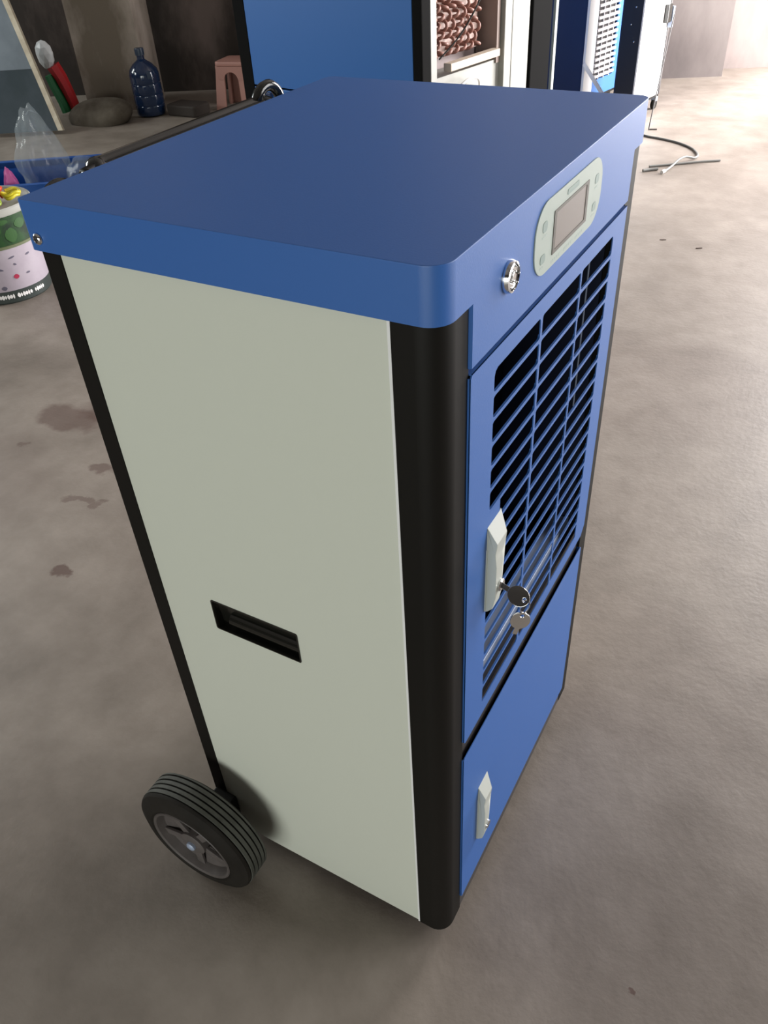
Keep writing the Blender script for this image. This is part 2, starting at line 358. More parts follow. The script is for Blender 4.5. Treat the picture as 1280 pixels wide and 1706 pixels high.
# slats: thin strips with flared ends, one mesh per length
def slat_mesh(L):
    t = .0023; r = .0055; n = 4; loop = []
    def fil(cx, sgn_y, sgn_z):
        return [(cx + sgn_y * (r - r * math.sin(R(90 * i / n))), sgn_z * (t + r - r * math.cos(R(90 * i / n)))) for i in range(n + 1)]
    a = [( -L / 2 + (r - r * math.sin(R(90 * i / n))), t + .8 * (r - r * math.cos(R(90 * i / n)))) for i in range(n + 1)]
    # left end upper fillet: from (−L/2, t+r) to (−L/2+r, t)
    ul = [(-L / 2 + r * (1 - math.cos(R(90 * i / n))), t + .8 * r * (1 - math.sin(R(90 * i / n)))) for i in range(n + 1)]
    up = ul + [(-p, q) for p, q in reversed(ul)]
    dn = [(p, -q) for p, q in reversed(up)]
    return MB().prism(up + dn, -.0012, .0012, 'x')
proto = {}
for k in range(16):
    for ci, c in enumerate(cols):
        a, b_ = c
        if ci == 0 and 6 <= k <= 9:
            a = taby
        L = round(b_ - a + .0016, 4)
        if L not in proto:
            o = slat_mesh(L).build('slat', BLUE, door); proto[L] = o
        else:
            o = proto[L].copy(); COL.objects.link(o); o.parent = door
        o.location = Vector((E_ - .0013, (a + b_) / 2, slat_z(k))) - Vector(RO)
# dark cavity behind the grille, with the metal ledge and upright wire seen through it
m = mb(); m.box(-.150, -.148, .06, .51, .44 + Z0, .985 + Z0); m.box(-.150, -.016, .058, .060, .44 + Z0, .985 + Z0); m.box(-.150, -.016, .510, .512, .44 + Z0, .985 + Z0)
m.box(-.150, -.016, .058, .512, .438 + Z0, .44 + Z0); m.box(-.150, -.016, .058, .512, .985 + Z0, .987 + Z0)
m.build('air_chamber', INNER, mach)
m = mb(); m.box(-.046, -.026, .061, .509, .474 + Z0, .477 + Z0, .0006, 1); m.box(-.024, -.021, .061, .509, .462 + Z0, .480 + Z0, .0006, 1); m.box(-.0485, -.0465, .061, .509, .470 + Z0, .483 + Z0)
m.build('filter_rail', STEEL, mach)
mb().tube([(-.020, .459, .72 + Z0), (-.020, .461, .985 + Z0)], .0011, 6).build('guide_wire', STEEL, mach)
# lower door
m = mb(); m.prism(rrect(.0499, .5199, .0405 + Z0, .4143 + Z0, .003, 2), E_ - .0016, E_, 'x', bev=.0003)
m.box(-.004, E_ - .0005, .0499, .0511, .0425 + Z0, .4123 + Z0); m.box(-.004, E_ - .0005, .0529, .5199, .0405 + Z0, .0417 + Z0); m.box(-.004, E_ - .0005, .5187, .5199, .0425 + Z0, .4123 + Z0)
m.build('lower_door', BLUE, mach)
# display
yc0, yc1, zc0, zc1 = .187, .3863, 1.0118 + Z0, 1.0830 + Z0
disp = mb().prism(rrect(yc0, yc1, zc0, zc1, .030, 8), E_ - .001, E_ + .0012, 'x').build('control_panel', LABEL, mach)
m = mb(); m.prism([(.2354, 1.0240 + Z0), (.3385, 1.0240 + Z0), (.3385, 1.0670 + Z0), (.2354, 1.0670 + Z0)], E_ + .001, E_ + .0019, 'x', holes=[[(.2415, 1.0278 + Z0), (.3315, 1.0278 + Z0), (.3315, 1.0640 + Z0), (.2415, 1.0640 + Z0)]])
m.build('screen_frame', SCRF, disp)
mb().box(E_ + .0010, E_ + .0014, .2415, .3315, 1.0278 + Z0, 1.0640 + Z0).build('screen', LCD, disp)
def keymark(y, z, w_, h_):
    o = mb().prism(rrect(y - w_ / 2, y + w_ / 2, z + Z0 - h_ / 2, z + Z0 + h_ / 2, min(w_, h_) * .35, 3), E_ + .001, E_ + .0016, 'x').build('button', MARK, disp); return o
keymark(.2110, 1.0600, .012, .0100); keymark(.2098, 1.0290, .013, .0090); keymark(.3665, 1.0600, .012, .0095); keymark(.3650, 1.0310, .012, .0090)
keymark(.2875, 1.0740, .034, .0055)
cap_ = None
def caption(y, z, n_, w_, h_):                                  # fine print: one plate of tiny glyph strokes per word
    m = mb()
    m.prism([(y, z + Z0), (y + n_ * w_, z + Z0), (y + n_ * w_, z + Z0 + h_), (y, z + Z0 + h_)], E_ + .001, E_ + .0013, 'x', holes=[[(y + (i + .72) * w_, z + Z0 + h_ * .12), (y + (i + .95) * w_, z + Z0 + h_ * .12), (y + (i + .95) * w_, z + Z0 + h_ * .88), (y + (i + .72) * w_, z + Z0 + h_ * .88)] for i in range(n_ - 1)])
    m.build('caption', MARKL, disp)
for (y, n_) in ((.236, 5), (.272, 5), (.308, 5)): caption(y, 1.0150, n_, .0055, .0032)
for (y, z) in ((.2045, 1.0498), (.2030, 1.0198), (.3603, 1.0505), (.3588, 1.0215)): caption(y, z, 3, .0042, .0022)
# chrome rosette key switch
m = mb(); yk, zk = .1262, 1.0445 + Z0
m.lathe([(.0, .0), (.0150, .0), (.0150, .0025), (.0138, .0055), (.0120, .0062), (.0108, .0046), (.0, .0046)], (E_, yk, zk), 'x', 32)
sw = m.build('key_switch', CHROME, mach, smooth=35)
m = mb()
for i in range(8):
    a = 2 * math.pi * i / 8; m.lathe([(0, -.0012), (.0013, 0), (.0009, .0011), (0, .0015)], (E_ + .0055, yk + .0105 * math.cos(a), zk + .0105 * math.sin(a)), 'x', 8)
m.build('stud_ring', CHROME, sw, smooth=60)
m = mb(); m.tube([(E_ + .0056, yk + .0055 * math.cos(R(a)), zk + .0055 * math.sin(R(a))) for a in range(50, 315, 20)], .0008, 6).build('raised_mark', CHROME, sw)
# latches
def latch(ya, yb, z0, z1, name='latch_handle'):
    h = z1 - z0; q = lambda f: z0 + f * h
    prof = [(E_ - .001, z1), (E_, z1), (.0158, q(.845)), (.0155, q(.80)), (.0140, q(.72)), (.0148, q(.66)), (.0160, q(.58)), (.0162, q(.20)), (.0130, q(.06)), (E_ + .003, z0), (E_ - .001, z0)]
    b = MB(RO); b.prism(prof, ya, yb, 'y')
    for v in b.bm.verts:                                   # the top edge is the widest, the face narrows outwards
        if v.co.y > (ya + yb) / 2:
            v.co.y -= (yb - ya) * .30 * min(1, max(0, (v.co.x - E_) / .012)) + (yb - ya) * .22 * (1 if v.co.z < q(.7) else 0)
    bmesh.ops.bevel(b.bm, geom=[e for e in b.bm.edges if len(e.link_faces) == 2 and e.calc_face_angle(0) > .45], offset=.0009, segments=2, affect='EDGES', profile=.5)
    o = b.build(name, SILVER, mach, smooth=25)
    p = mb().prism(rrect(ya - .001, yb - .004, z0 - .001, z1 - .03, .003, 3), E_ - .001, E_ + .0016, 'x').build('latch_plate', SILVER, o)
    return o
l1 = latch(.1000, .1385, .647 + Z0, .774 + Z0)
l2 = latch(.1030, .1360, .1345 + Z0, .2745 + Z0)
mb().lathe([(0, 0), (.0075, 0), (.0080, .002), (.0065, .0035), (0, .0035)], (.0160, .1120, .686 + Z0), 'x', 20).build('lock_cylinder', CHROME, l1, smooth=40)
mb().lathe([(0, 0), (.0070, 0), (.0070, .0022), (0, .0022)], (.0160, .1140, .172 + Z0), 'x', 20).build('lock_cylinder', CHROME, l2, smooth=40)
# lid screw with cross
m = mb(); m.lathe([(0, -.0006), (.0058, -.0006), (.0055, -.0022), (.0035, -.0034), (0, -.0036)], (-.4402, -E_, 1.0627 + Z0), 'y', 20); ls = m.build('lid_screw', CHROME, mach, smooth=50)
m = mb(); m.box(-.4434, -.4370, -E_ - .0041, -E_ - .003, 1.0620 + Z0, 1.0634 + Z0); m.box(-.4409, -.4395, -E_ - .0041, -E_ - .003, 1.0595 + Z0, 1.0659 + Z0); m.build('screw_cross', SEAM, ls)
# rear push bar
zc = 1.082 + Z0
pts = spline([(-.452, .137, 1.02 + Z0), (-.478, .137, 1.06 + Z0), (-.498, .142, zc), (-.503, .165, zc), (-.503, .30, zc), (-.503, .44, zc), (-.500, .462, zc), (-.480, .468, 1.065 + Z0), (-.452, .468, 1.02 + Z0)], 6)
pb = mb().tube(pts, .0125, 12).build('push_bar', BLKPL, mach, smooth=50)
for yy in (.137, .468):
    mb().box(-.458, -.452, yy - .02, yy + .02, .98 + Z0, 1.045 + Z0, .001).build('bar_bracket', BLACK, pb)
mb().lathe([(0, 0), (.0055, 0), (.005, .003), (0, .0042)], (-.492, .118, 1.086 + Z0), 'z', 14).build('bar_bolt', CHROME, pb, smooth=50)
mb().tube([(-.47, .118, 1.080 + Z0), (-.492, .118, 1.0865 + Z0), (-.497, .142, 1.0865 + Z0)], .006, 8).build('bar_bolt_arm', BLACK, pb, smooth=50)
cc = mb().tube(spline([(-.452, .035, 1.04 + Z0), (-.472, .04, 1.07 + Z0), (-.484, .06, 1.083 + Z0), (-.486, .085, 1.083 + Z0), (-.474, .10, 1.06 + Z0), (-.452, .104, 1.03 + Z0)], 6), .008, 10).build('cord_hook', BLKPL, mach, smooth=50)
# cable loop hanging on the far end of the push bar
lp = [(-.508 + .012 * math.cos(a * .3), .470 + .026 * math.cos(a), zc - .004 + .026 * math.sin(a)) for a in [2 * math.pi * i / 28 for i in range(29)]]
mb().tube(lp, .0075, 8, cap=False).build('bar_end_ring', BLKPL, pb, smooth=60)
# wheels
def wheel(yo, yi, cx=-.4183, r=.1135):
    s = 1 if yi > yo else -1; wdt = abs(yi - yo); cz = r + .0
    pr = []
    def q(t, rad): pr.append((rad, yo + s * wdt * t))
    q(.05, .078); q(.0, .083); q(.0, .092); q(.06, .101); q(.13, r - .0027)
    for g in (.22, .36, .50, .64, .78):
        q(g - .035, r - .0004); q(g - .012, r - .0002); q(g - .006, r - .0038); q(g + .014, r - .0038); q(g + .022, r - .0002)
    q(.87, r - .0027); q(.94, .101); q(1, .090); q(1, .083); q(.95, .078)
    b = mb(); b.lathe(pr, (cx, 0, cz), 'y', 72, closed=True)
    wh = b.build('wheel', RUBBER, mach, smooth=28)
    for (g0, g1) in ((.236, .340), (.376, .480), (.516, .620), (.656, .760), (.796, .850)):
        yy0, yy1 = sorted((yo + s * wdt * g0, yo + s * wdt * g1))
        t_ = mb(); t_.lathe([(r - .003, yy0), (r + .0006, yy0 + .0004), (r + .0006, yy1 - .0004), (r - .003, yy1)], (cx, 0, cz), 'y', 72, closed=True)
        t_.build('tread_rib', TREAD, wh, smooth=40)
    b = mb()
    yh = lambda t: yo + s * wdt * t
    b.lathe([(.079, yh(.03)), (.0775, yh(.0)), (.0735, yh(.03)), (.068, yh(.24)), (.030, yh(.34)), (.0255, yh(.34)), (.024, yh(.10)), (.019, yh(.06)), (.0, yh(.06))], (cx, 0, cz), 'y', 56, cap=False)
    b.lathe([(.079, yh(.97)), (.0735, yh(.97)), (.068, yh(.78)), (.0, yh(.78))], (cx, 0, cz), 'y', 40, cap=False)
    hub = b.build('hub', HUB, wh, smooth=35)
    for i in range(5):
        a = R(20 + 72 * i); b = MB(); b.box(.022, .070, -.0028, .0028, -.008, .008, .001)
        for v in b.bm.verts:
            if v.co.x > .04: v.co.y *= .8
        mt = Matrix.Translation(Vector((cx, yh(.20), cz)) - Vector(RO)) @ Matrix.Rotation(a, 4, 'Y') @ Matrix.Rotation(0, 4, 'X')
        bmesh.ops.transform(b.bm, matrix=mt, verts=b.bm.verts)
        b.build('spoke', HUB, wh)
    b = mb(); b.lathe([(0, yh(.06) + s * .001), (.0085, yh(.06)), (.0085, yh(.06) - s * .004), (.006, yh(.06) - s * .006), (0, yh(.06) - s * .0065)], (cx, 0, cz), 'y', 14)
    b.build('axle_cap', STEEL, wh, smooth=40)
    return wh
wheel(-.1035, -.0385)
wheel(Wm + .1035, Wm + .0385)
m = mb(); m.tube([(-.4183, -.045, 0.1135), (-.4183, Wm + .045, 0.1135)], .009, 12); m.build('axle', STEEL, mach, smooth=40)
m = mb(); m.box(-.440, -.396, -.036, -.001, .075, .135, .003); m.build('axle_bracket', BLACK, mach)
for yy in (.06, Wm - .06):
    mb().lathe([(.016, 0), (.018, .004), (.016, Z0 + .001)], (-.05, yy, 0), 'z', 18).build('rubber_foot', RUBBER, mach, smooth=40)

# keys in the latch
def key_mesh(name, label, org, rot, grp):
    """flat key: blade along +X from origin, bow at the end"""
    b = MB(); b.box(0, .014, -.0009, .0009, -.0032, .0032, .0003, 1)
    n = 26; loop = []
    for i in range(n):
        a = 2 * math.pi * i / n; loop.append((.0235 + .0135 * math.cos(a), .0115 * math.sin(a)))
    hole = [(.0315 + .0028 * math.cos(-2 * math.pi * i / 12), .0028 * math.sin(-2 * math.pi * i / 12)) for i in range(12)]
    b.prism(loop, -.0010, .0010, 'y', holes=[hole], bev=.0003)
    o = b.build(name, CHROME, smooth=40); o.location = org; o.rotation_euler = rot
    tag(o, label, 'key', grp); return o
key_mesh('key', 'chrome key turned in the lock of the grille door latch', (.0180, .1120, .686 + Z0), (R(-38), R(14), R(-8)), 'keys at the grille door latch')
key_mesh('key', 'second chrome key dangling from the key in the latch', (.0585, .1090, .641 + Z0), (R(75), R(-118 + 180 - 116), R(0)), 'keys at the grille door latch')
bpy.data.objects['key.001'].matrix_world = Matrix.Translation((.0400, .1050, .6215 + Z0)) @ Matrix.Rotation(R(25), 4, 'Z') @ Matrix.Rotation(R(-76), 4, 'Y')
m = MB(); rc = Vector((.0490, .1085, .6680 + Z0)); pts = [rc + Vector((.004 * math.cos(a), .010 * math.cos(a) * .5, .010 * math.sin(a))) for a in [2 * math.pi * i / 24 for i in range(25)]]
m.tube(pts, .0008, 6, cap=False); o = m.build('key_ring', CHROME, smooth=60); tag(o, 'small steel ring joining the two keys at the latch', 'key ring')

# ------------------------------------------------------------------ background machines
def place(o, origin): o.location = origin
A80 = R(80)
def frame_box(mb_, s0, s1, t0, t1, z0, z1, bev=0):
    """local axes of a background machine: x = away along the side (80 deg), y = leftwards along the front (170 deg)"""
    mb_.box(s0, s1, t0, t1, z0, z1, bev)
    return mb_
C2 = (-1.6778, 3.2128, 0)
big = empty('dehumidifier', C2, A80, 'tall blue dehumidifier behind the lid, its right side open on red tube coils', 'dehumidifier')
W2, D2, H2 = 1.255, 1.17, 1.80
def B(): return MB()
B().box(.001, .02, .056, 1.165, .448, 1.62, .002).build('front_panel', BLUE2, big)
B().box(.001, .02, .056, 1.165, .06, .438, .002).build('lower_door', BLUE2, big)
la = B().prism([(0, .425), (-.028, .395), (-.018, .36), (-.016, .27), (0, .26)], 1.085, 1.125, 'y').build('latch_handle', SILVER, big)
B().box(-.02, -.001, 1.03, 1.07, .385, .42, .002).build('name_plate', NAVY, big)
for (a0, a1, b0, b1) in ((0, .072, 0, .055), (D2 - .20, D2, 0, .055), (0, .072, 1.166, W2), (D2 - .20, D2, 1.166, W2)):
    B().box(a0, a1, b0, b1, .03, 1.74, .006).build('corner_post', MATBLACK, big)
B().box(-.01, D2 + .01, -.01, W2 + .01, 1.74, H2, .006).build('lid', BLUE2, big)
B().box(.01, D2 - .01, .01, W2 - .01, .03, .06).build('base_plate', BLACK, big)
B().box(D2 - .02, D2 - .002, .056, 1.165, .06, 1.74).build('back_panel', BLUE2, big)
B().box(.073, D2 - .201, W2 - .02, W2 - .002, .06, 1.74).build('side_panel', WHITE, big)
B().box(.073, .120, .004, .03, .06, 1.74, .002).build('inner_flange', GREYSH, big)
B().box(.122, .136, .02, .05, .06, 1.74).build('sealing_strip', BLACK, big)
B().box(.137, .96, .17, .18, .06, 1.74).build('inner_sheet', PINKSH, big)
B().box(.137, .72, .04, .17, .06, .535).build('lower_box', GREYSH, big)
tr = B().box(.235, .667, .004, .05, .555, .590, .003).build('drip_tray', CREAM, big)
B().box(.672, .70, .03, .16, .52, 1.74).build('coil_end_plate', mat('brown_grey_sheet', (.20, .15, .13), .6), big)
B().box(.708, .775, .006, .05, .06, 1.74, .004).build('inner_column', GREYSH, big)
B().box(.785, .955, .010, .06, .06, 1.74, .006).build('inner_column', GREYSH, big)
# copper return bends on the coil
pb_ = None; tb = []
for r_ in range(28):
    for c_ in range(7):
        s_ = .205 + c_ * .062 + (.031 if r_ % 2 else 0); z_ = .622 + r_ * .038
        if s_ > .60 or z_ > 1.68: continue
        if pb_ is None:
            b = B(); pts = [(.0185 * math.cos(a), -.010 - .030 * math.sin(a), .012 * math.cos(a)) for a in [math.pi * i / 8 for i in range(9)]]
            pts = [(.0185, .012, .012)] + pts + [(-.0185, .012, -.012)]
            b.tube(pts, .0082, 8); pb_ = b.build('tube_bend', COPPER, big, smooth=50); o = pb_
        else:
            o = pb_.copy(); COL.objects.link(o); o.parent = big
        o.location = (s_, .115, z_); o.rotation_euler = (0, random.choice((0, R(55), R(-50))) + random.uniform(-.15, .15), 0)
B().box(.165, .620, .118, .168, .60, 1.70).build('coil_block', mat('finned_coil', (.48, .36, .32), .6, noise=(40, (.36, .26, .23), .4, .6)), big)
B().tube(spline([(.16, .02, .62), (.30, .0, .70), (.42, -.01, .80), (.50, .0, .87)], 6), .004, 6).build('probe_wire', BLACK, big)
B().tube(spline([(.26, .0, .46), (.32, -.02, .50), (.38, -.03, .508), (.44, -.02, .49), (.48, 0, .44)], 6), .007, 8).build('drain_hose', HOSEW, big, smooth=60)
for (x, y) in ((.1, .1), (D2 - .1, .1), (.1, W2 - .1), (D2 - .1, W2 - .1)):
    B().lathe([(0, -.015), (.022, -.015), (.025, 0), (.022, .015), (0, .015)], (x, y, .025), 'y', 20).build('caster', RUBBER, big, smooth=40)
o = B().box(1.205, 1.232, -.002, .016, 0, 1.75, .002).build('steel_strip', mat('pale_grey_green_strip', (.30, .33, .30), .5))
o.location = C2; o.rotation_euler = (0, 0, A80)
# origin at its own base
me = o.data; off = Vector((1.2185, .007, 0)); me.transform(Matrix.Translation(-off)); o.location = Vector(C2) + Matrix.Rotation(A80, 3, 'Z') @ off
tag(o, 'pale upright metal strip standing against the black rear post of the tall blue machine', 'metal strip')

# machine 3: grille side, shaded flank in navy, bright corner post
r3 = 6.0; C3 = Vector((.255 + r3 * math.cos(R(107.35)), -.516 + r3 * math.sin(R(107.35)), 0))
m3 = empty('dehumidifier', C3, A80, 'blue dehumidifier with bright corner post and grey slatted side, seen edge-on at top', 'dehumidifier')
W3, D3 = .75, .56
B().box(.004, .02, .013, W3 - .05, .06, 1.70).build('flank_panel', NAVY, m3)  # blue side in shade; the darkening is put into the navy
B().box(-.004, .120, -.006, .012, .05, 1.70, .003).build('corner_post', BWHITE, m3)
for (a0, a1, b0, b1) in ((0, .05, W3 - .05, W3), (D3 - .04, D3, W3 - .05, W3), (D3 - .02, D3, 0, .05)):
    B().box(a0, a1, b0, b1, .05, 1.70, .004).build('corner_post', BLACK, m3)
gz0, gz1 = .16, 1.66
fr = B().prism([(.121, .06), (D3 - .022, .06), (D3 - .022, 1.70), (.121, 1.70)], -.002, .012, 'y', holes=[[(.127, gz0), (.405, gz0), (.405, gz1), (.127, gz1)]]).build('grille_frame', BLUE2, m3)
sl = None
for k in range(44):
    z = gz0 + .02 + k * .034
    if z > gz1 - .01: break
    if sl is None: sl = B().box(.126, .406, -.012, .004, -.0075, .0075).build('slat', mat('pale_grille_slat', (.55, .52, .52), .5), fr); o = sl
    else: o = sl.copy(); COL.objects.link(o); o.parent = fr
    o.location = (0, 0, z)
for x in (.19, .265, .34): B().box(x - .004, x + .004, -.010, .003, gz0, gz1).build('grille_bar', mat('grille_bar_grey', (.35, .34, .36), .5), fr)
B().box(.122, .41, .03, .034, gz0 - .02, gz1 + .02).build('filter_sheet', mat('dark_filter', (.055, .05, .05), .8), m3)
B().box(-.006, D3 + .006, -.006, W3 + .006, 1.70, 1.76, .005).build('lid', BLUE2, m3)
B().box(.01, D3 - .01, .01, W3 - .01, .04, .06).build('base_plate', BLACK, m3)
B().box(D3 - .018, D3 - .004, .05, W3 - .05, .06, 1.70).build('back_panel', NAVY, m3)
B().box(.05, D3 - .04, W3 - .018, W3 - .004, .06, 1.70).build('side_panel', NAVY, m3)
for (x, y) in ((.06, .06), (D3 - .06, .06), (.06, W3 - .06), (D3 - .06, W3 - .06)):
    B().lathe([(0, -.012), (.018, -.012), (.02, 0), (.018, .012), (0, .012)], (x, y, .02), 'y', 16).build('caster', RUBBER, m3, smooth=40)
# pale brace leaning on the foot of machine 3
o = MB().box(-.012, .012, -.006, .006, 0, .36, .002).build('brace_bar', BWHITE)
o.location = C3 + Vector((.22, .02, .004)); o.rotation_euler = (0, R(-38), R(10)); tag(o, 'short white bar leaning against the bright corner post', 'metal bar')

# machine 4: slim cabinet with white lit side, latch and casters
C4 = Vector((-1.156, 5.058, 0))
m4 = empty('equipment_cabinet', C4, A80, 'slim cabinet with brilliant white side and black latch, beside the grey column', 'cabinet')
W4, D4 = .135, .385
wp = B().box(.0, D4 - .02, -.004, .008, .09, 1.72, .003).build('side_panel', BWHITE, m4)
B().box(.0, .012, .010, W4, .09, 1.72).build('front_panel', mat('near_black_panel', (.010, .011, .018), .5), m4)
B().box(D4 - .018, D4, -.008, W4, .09, 1.72, .003).build('rear_post', SEAM, m4)
B().box(.0, D4, W4 - .008, W4, .09, 1.72).build('side_panel', NAVY, m4)
B().box(-.005, D4 + .005, -.008, W4 + .005, 1.72, 1.77, .004).build('lid', BLUE2, m4)
B().box(.0, D4, .0, W4, .075, .09).build('base_plate', BLACK, m4)
B().box(.29, .345, -.030, -.005, .50, .60, .004).build('latch', BLKPL, m4)
B().box(.35, .372, -.036, -.008, .47, .585, .004).build('hinge', STEEL, m4)
for (z, y, r_) in ((.62, .05, .006), (.44, .04, .006), (.53, .07, .005)):
    B().lathe([(0, 0), (r_, 0), (r_ * .7, -.004), (0, -.005)], (0, y, z), 'x', 10).build('screw', CHROME, m4)
for (x, y) in ((D4 - .03, .01), (.04, .03), (D4 - .03, W4 - .03), (.04, W4 - .03)):
    b = B(); b.lathe([(0, -.012), (.026, -.012), (.03, -.006), (.03, .006), (.026, .012), (0, .012)], (x, y, .03), 'y', 20); c = b.build('caster', RUBBER, m4, smooth=40)
    B().box(x - .012, x + .012, y - .018, y + .018, .05, .076, .002).build('caster_fork', STEEL, c)
# thin rod standing beside the cabinet
m = MB(); m.tube(spline([(0, 0, .0035), (-.005, .002, .0035), (-.012, .005, .02), (-.03, .20, .30), (-.045, .38, .56)], 5), .0035, 6)
m.tube([(0, 0, .0035), (.035, .01, .0035)], .0035, 6)
o = m.build('wire_rod', SEAM); o.location = (-.982, 4.90, 0); tag(o, 'thin dark wire rod leaning from the floor against the slim white cabinet', 'rod')

# ------------------------------------------------------------------ hose and scraps on the floor
pts = spline([(-1.10, 4.86, .006), (-.98, 4.745, .006), (-.86, 4.70, .006), (-.757, 4.648, .006), (-.66, 4.56, .006), (-.603, 4.45, .007), (-.600, 4.37, .010), (-.640, 4.31, .026), (-.660, 4.25, .026), (-.675, 4.17, .014), (-.690, 4.09, .008)], 8)
m = MB(); m.tube(pts, .006, 8); o = m.build('hose', HOSE, smooth=60); tag(o, 'curved thin grey hose looping over the bright floor', 'hose')
h_ = MB(); h_.tube([pts[-1] + Vector((-.002, -.001, .0005)), pts[-1] + Vector((-.010, -.03, .001))], .0095, 8); h_.build('hose_end', HOSEW, o, label='white hose end', smooth=60)
pts = spline([(-.79, 4.15, .006), (-.72, 4.20, .006), (-.66, 4.245, .006), (-.57, 4.31, .007), (-.466, 4.375, .006)], 8)
m = MB(); m.tube(pts, .0055, 8); o = m.build('hose', HOSE, smooth=60); tag(o, 'straight piece of thin grey hose crossing under the curved one', 'hose')
m = MB(); m.tube(spline([(-.80, 4.06, .008), (-.77, 4.09, .008), (-.735, 4.115, .008)], 4), .0075, 8); o = m.build('hose', HOSE, smooth=60); tag(o, 'short dark offcut of hose near the right corner post', 'hose')
for (x, y, a, L, lab) in ((-.456, 3.134, 20, .028, 'small dark splinter on the bright floor nearer the machine'), (-.292, 3.092, 30, .028, 'small dark splinter on the bright floor farther right')):
    m = MB(); m.prism([(-L / 2, 0), (-.004, -.0032), (L / 2, -.001), (.004, .0035)], 0, .003); o = m.build('splinter', TWIG); o.location = (x, y, 0); o.rotation_euler = (0, 0, R(a)); tag(o, lab, 'debris')

# ------------------------------------------------------------------ things on the left
# water jug
jg = empty('water_jug', (-4.47, 4.26, 0), 0, 'dark blue translucent water jug standing before the left concrete column', 'water jug')
m = MB(); k = 1.0
prof = [(0, .006), (.10, .004), (.125, .012), (.132, .03), (.132, .075), (.127, .085), (.132, .095), (.132, .155), (.127, .165), (.132, .175), (.132, .235), (.127, .245), (.132, .255), (.132, .31), (.122, .345), (.085, .385), (.045, .41), (.032, .42), (.032, .455), (0, .456)]
m.lathe([(a * .80, b_ * .87) for a, b_ in prof], (0, 0, 0), 'z', 40).build('body', JUG, jg, smooth=45)
MB().lathe([(0, .39), (.032, .39), (.033, .428), (.030, .434), (0, .435)], (0, 0, 0), 'z', 24).build('cap', JUGCAP, jg, smooth=40)
# small dark jug stand beside it
o = MB().prism(rrect(-.16, .12, -.09, .09, .03, 4), 0, .075, bev=.012).build('black_box', DARKB); o.location = (-4.18, 4.36, 0); tag(o, 'low dark box on the floor right of the blue water jug', 'box')
# pink stool
st = empty('plastic_stool', (-3.95, 4.68, 0), R(12), 'dusty pink plastic stool just left of the tall blue machine', 'stool')
m = MB(); m.prism(rrect(-.125, .125, -.125, .125, .035, 5), .285, .315, bev=.008); m.build('seat', STOOLM, st, smooth=30)
def stool_leg(sx, sy):
    b = MB(); t = .018
    pr = lambda z, k: [(sx * (.115 + k), sy * (.115 + k), z), (sx * (.05 + k * .6), sy * (.115 + k), z), (sx * (.05 + k * .6), sy * (.115 + k - t), z), (sx * (.115 + k - t), sy * (.115 + k - t), z), (sx * (.115 + k - t), sy * (.05 + k * .6), z), (sx * (.115 + k), sy * (.05 + k * .6), z)]
    bm_ = bmesh.new(); A = [bm_.verts.new(p) for p in pr(0, .03)]; Bv = [bm_.verts.new(p) for p in pr(.29, 0)]
    for i in range(6): bm_.faces.new((A[i], A[(i + 1) % 6], Bv[(i + 1) % 6], Bv[i]))
    bm_.faces.new(A); bm_.faces.new(Bv); bmesh.ops.recalc_face_normals(bm_, faces=bm_.faces); b.join(bm_); return b
for sx in (-1, 1):
    for sy in (-1, 1): stool_leg(sx, sy).build('leg', STOOLM, st)
m = MB()
for (ax, s) in (('y', -1), ('y', 1), ('x', -1), ('x', 1)):
    lo, hi = sorted((s * .118, s * .128))
    m.prism([(-.10, .285), (.10, .285), (.10, .20), (.055, .20)] + [(.055 * math.cos(R(a)), .20 + .05 * math.sin(R(a))) for a in range(0, 181, 20)] + [(-.055, .20), (-.10, .20)], lo, hi, ax)
m.build('apron', STOOLM, st)
# leaning board: lower edge on the floor, tilted back
e0 = Vector((-4.723, 3.625, .0)); e1 = Vector((-4.95, 3.655, .80)); ed = (e1 - e0)
left = Vector((-.87, -.49, 0)).normalized()
bd = empty('leaning_board', e0, 0, 'tall blue-grey board with pale edge leaning at the left frame edge', 'board')
nrm = ed.cross(left).normalized()
if nrm.dot(CAM - e0) < 0: nrm = -nrm
def slab(a, b, c0, c1, th0, th1):
    """part of the board: fractions a..b up the edge, c0..c1 metres to the left, thickness th0..th1 along the normal"""
    bm_ = bmesh.new(); vs = []
    for t in (th0, th1):
        for (f, c) in ((a, c0), (b, c0), (b, c1), (a, c1)): vs.append(bm_.verts.new(ed * f + left * c + nrm * t))
    for f in ((0, 1, 2, 3), (7, 6, 5, 4), (0, 4, 5, 1), (1, 5, 6, 2), (2, 6, 7, 3), (3, 7, 4, 0)): bm_.faces.new([vs[i] for i in f])
    bmesh.ops.recalc_face_normals(bm_, faces=bm_.faces); return MB().join(bm_)
slab(0.03, .50, .022, 1.3, -.012, .012).build('lower_sheet', BOARDL, bd)
slab(.50, 2.0, .022, 1.3, -.012, .014).build('upper_sheet', BOARDU, bd)
slab(0.03, 2.0, -.012, .022, -.016, .018).build('edge_strip', WOODE, bd)
